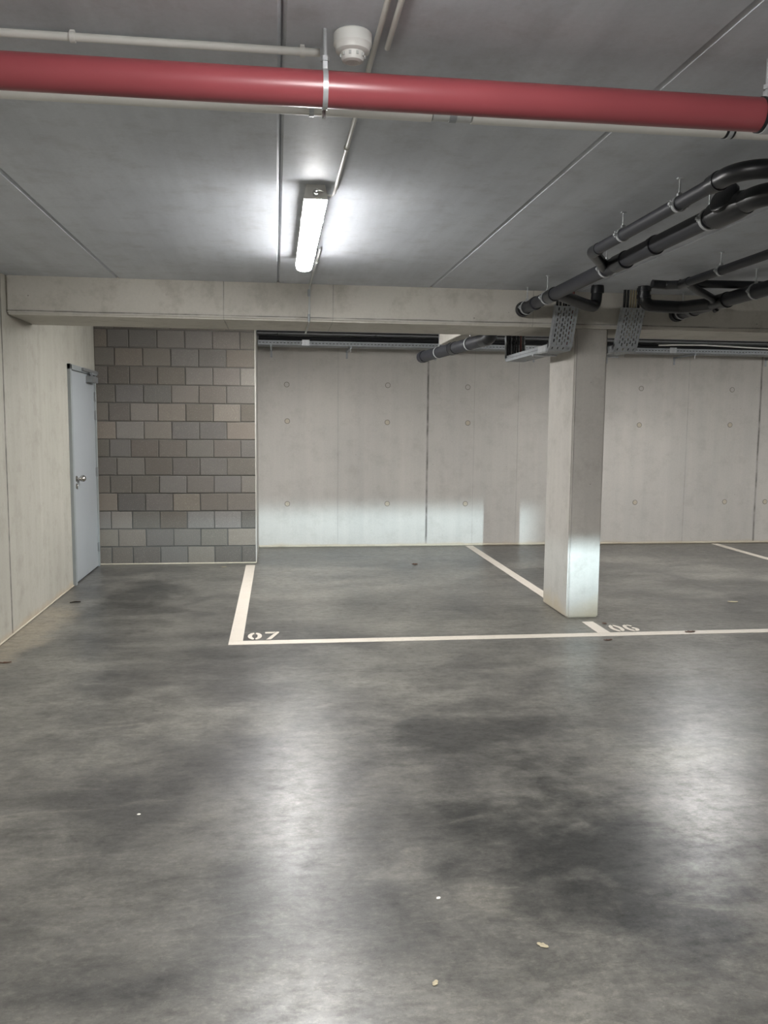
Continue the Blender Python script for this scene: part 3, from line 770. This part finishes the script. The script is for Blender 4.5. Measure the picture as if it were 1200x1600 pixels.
# ------------------------------------------------------------------ litter on the floor
def leaf(name, label, cat, x, y, L, W, mat, rot, curl=.25):
    bm = B(); n = 7; rows = []
    for k in range(n + 1):
        t = k / n; w = W * math.sin(PI * (.06 + .9 * t)) ** .8 * (1 + .25 * math.sin(t * 17))
        zc_ = .004 + curl * L * (t - .5) ** 2
        rows.append([(L * (t - .5), -w, zc_ + .18 * w), (L * (t - .5), 0, zc_), (L * (t - .5), w, zc_ + .25 * w)])
    R_ = Matrix.Rotation(rot, 3, 'Z')
    up = [[bm.verts.new(R_ @ Vector(p) + Vector((x, y, .0012))) for p in r] for r in rows]
    dn = [[bm.verts.new(R_ @ Vector(p) + Vector((x, y, 0))) for p in r] for r in rows]
    for k in range(n):
        for i in range(2):
            bm.faces.new((up[k][i], up[k][i + 1], up[k + 1][i + 1], up[k + 1][i])); bm.faces.new((dn[k][i], dn[k + 1][i], dn[k + 1][i + 1], dn[k][i + 1]))
        for i in (0, 2):
            bm.faces.new((up[k][i], dn[k][i], dn[k + 1][i], up[k + 1][i]))
    for k in (0, n):
        for i in range(2): bm.faces.new((up[k][i], up[k][i + 1], dn[k][i + 1], dn[k][i]))
    lo = min(v.co.z for v in bm.verts)
    base = PT if 'on the white line' in label else .0003
    bmesh.ops.translate(bm, verts=bm.verts, vec=(0, 0, base - lo))
    return tag(obj(name, bm, M[mat], None, True, loc=(x, y, 0)), label, cat)
leaf('dry_leaf', 'brown dry leaf on the bay floor in front of the back wall', 'leaf', 1.497, 9.025, .07, .028, 'leaf', .3)
leaf('dry_leaf', 'brown dry leaf lying on the white line right of the pillar', 'leaf', 3.049, 5.843, .085, .018, 'leaf', .1)
leaf('dry_leaf', 'thin brown leaf on the floor just in front of the 06 stub line', 'leaf', 2.345, 5.675, .07, .014, 'leaf', .15)
leaf('dry_leaf', 'small brown leaf beside the pillar foot', 'leaf', 2.514, 6.165, .045, .018, 'leaf', 1.2)
leaf('dry_leaf', 'pale dry leaf at the foot of the block wall', 'leaf', -.55, 9.0, .06, .015, 'leaf_pale', .2)
leaf('dry_leaf', 'pale dry leaf on the floor of the right bay', 'leaf', 3.952, 6.841, .09, .02, 'leaf_pale', -.2)
leaf('dry_leaf', 'pale torn leaf on the dark stain in the right foreground', 'leaf', .771, 2.266, .036, .009, 'leaf_pale', -.7)
leaf('dry_leaf', 'brown leaf on the floor at the left edge of the photo', 'leaf', -1.70, 5.48, .08, .012, 'leaf', .1)
leaf('paper_scrap', 'tiny white scrap on the floor in the middle foreground', 'scrap', .514, 2.547, .016, .006, 'paper', .6)
leaf('paper_scrap', 'tiny white scrap on the floor in the left foreground', 'scrap', -.535, 3.253, .014, .006, 'paper', .2)
leaf('paper_scrap', 'pale scrap on the floor near the bottom of the photo', 'scrap', .426, 2.136, .026, .007, 'leaf_pale', 1.0)
bm = B(); tube(bm, [(-1.72, 7.27, .008), (-1.68, 7.29, .010), (-1.64, 7.30, .008)], [.004, .007, .005], 8)
tag(obj('twig', bm, M['twig'], None, True, loc=(-1.68, 7.29, 0)), 'small dark twig on the floor near the door', 'twig')

# ------------------------------------------------------------------ headlamp of a car behind the camera
HL = Vector((1.50, -1.6, .80))
ld = bpy.data.lights.new('car_headlamp', 'SPOT'); ld.energy = 1.0; ld.spot_size = math.radians(60); ld.spot_blend = .2; ld.shadow_soft_size = .03
ld.use_nodes = True
nt = ld.node_tree; nt.nodes.clear()
class LN(N):
    def __init__(s, t): s.t = t
q = LN(nt)
lo_ = q.n('ShaderNodeOutputLight'); em = q.n('ShaderNodeEmission'); q.l(em.outputs[0], lo_.inputs[0])
em.inputs[0].default_value = (.70, .90, 1.0, 1)
tcn = q.n('ShaderNodeTexCoord'); sx = q.n('ShaderNodeSeparateXYZ'); q.l(tcn.outputs['Normal'], sx.inputs[0])
nz = q.math('ABSOLUTE', sx.outputs[2])
ty = q.math('DIVIDE', sx.outputs[1], nz); tx = q.math('DIVIDE', sx.outputs[0], nz)
def sstep(v, a, b):
    mr = q.n('ShaderNodeMapRange', interpolation_type='SMOOTHSTEP'); q.l(v, mr.inputs[0])
    mr.inputs[1].default_value = a; mr.inputs[2].default_value = b; return mr.outputs[0]
HEAD = 3300.0
up_ = q.math('SUBTRACT', 1.0, sstep(ty, -.040, -.013)); dn_ = sstep(ty, -.125, -.035)
rt_ = q.math('SUBTRACT', 1.0, sstep(tx, .125, .165)); lf_ = q.math('MULTIPLY', sstep(tx, -.36, -.27), q.math('ADD', q.math('MULTIPLY', sstep(tx, -.30, -.02), .60), .40))
st_ = q.math('MULTIPLY', q.math('MULTIPLY', up_, dn_), q.math('MULTIPLY', rt_, lf_))
q.l(q.math('MULTIPLY', st_, HEAD), em.inputs[1])
lo = bpy.data.objects.new('car_headlamp', ld); COL.objects.link(lo)
lo.location = HL; lo.rotation_euler = (PI / 2, 0, 0)

# ------------------------------------------------------------------ world, camera
w = bpy.data.worlds.new('garage_air'); S.world = w; w.use_nodes = True
w.node_tree.nodes['Background'].inputs[0].default_value = (.02, .02, .02, 1); w.node_tree.nodes['Background'].inputs[1].default_value = 1
f_px, yaw, pitch, roll = 1324.92, .127154, .103272, .0089332
fwd = Vector((math.sin(yaw) * math.cos(pitch), math.cos(yaw) * math.cos(pitch), -math.sin(pitch)))
r_ = Vector((math.cos(yaw), -math.sin(yaw), 0)); u_ = r_.cross(fwd)
right = r_ * math.cos(roll) + u_ * math.sin(roll); upv = -r_ * math.sin(roll) + u_ * math.cos(roll)
cd = bpy.data.cameras.new('camera'); cd.sensor_fit = 'HORIZONTAL'; cd.sensor_width = 36; cd.lens = f_px / 1200 * 36; cd.clip_start = .05
cam = bpy.data.objects.new('camera', cd); COL.objects.link(cam)
m4 = Matrix.Identity(4)
for i in range(3): m4[i][0] = right[i]; m4[i][1] = upv[i]; m4[i][2] = -fwd[i]
m4[0][3], m4[1][3], m4[2][3] = 0, 0, 1.52
cam.matrix_world = m4
S.camera = cam
S.view_settings.view_transform = 'Standard'; S.view_settings.look = 'None'
S.view_settings.gamma = 1; S.view_settings.use_curve_mapping = False
S.view_settings.exposure = 0.84
S.cycles.max_bounces = 10; S.cycles.diffuse_bounces = 6
S.cycles.use_denoising = True
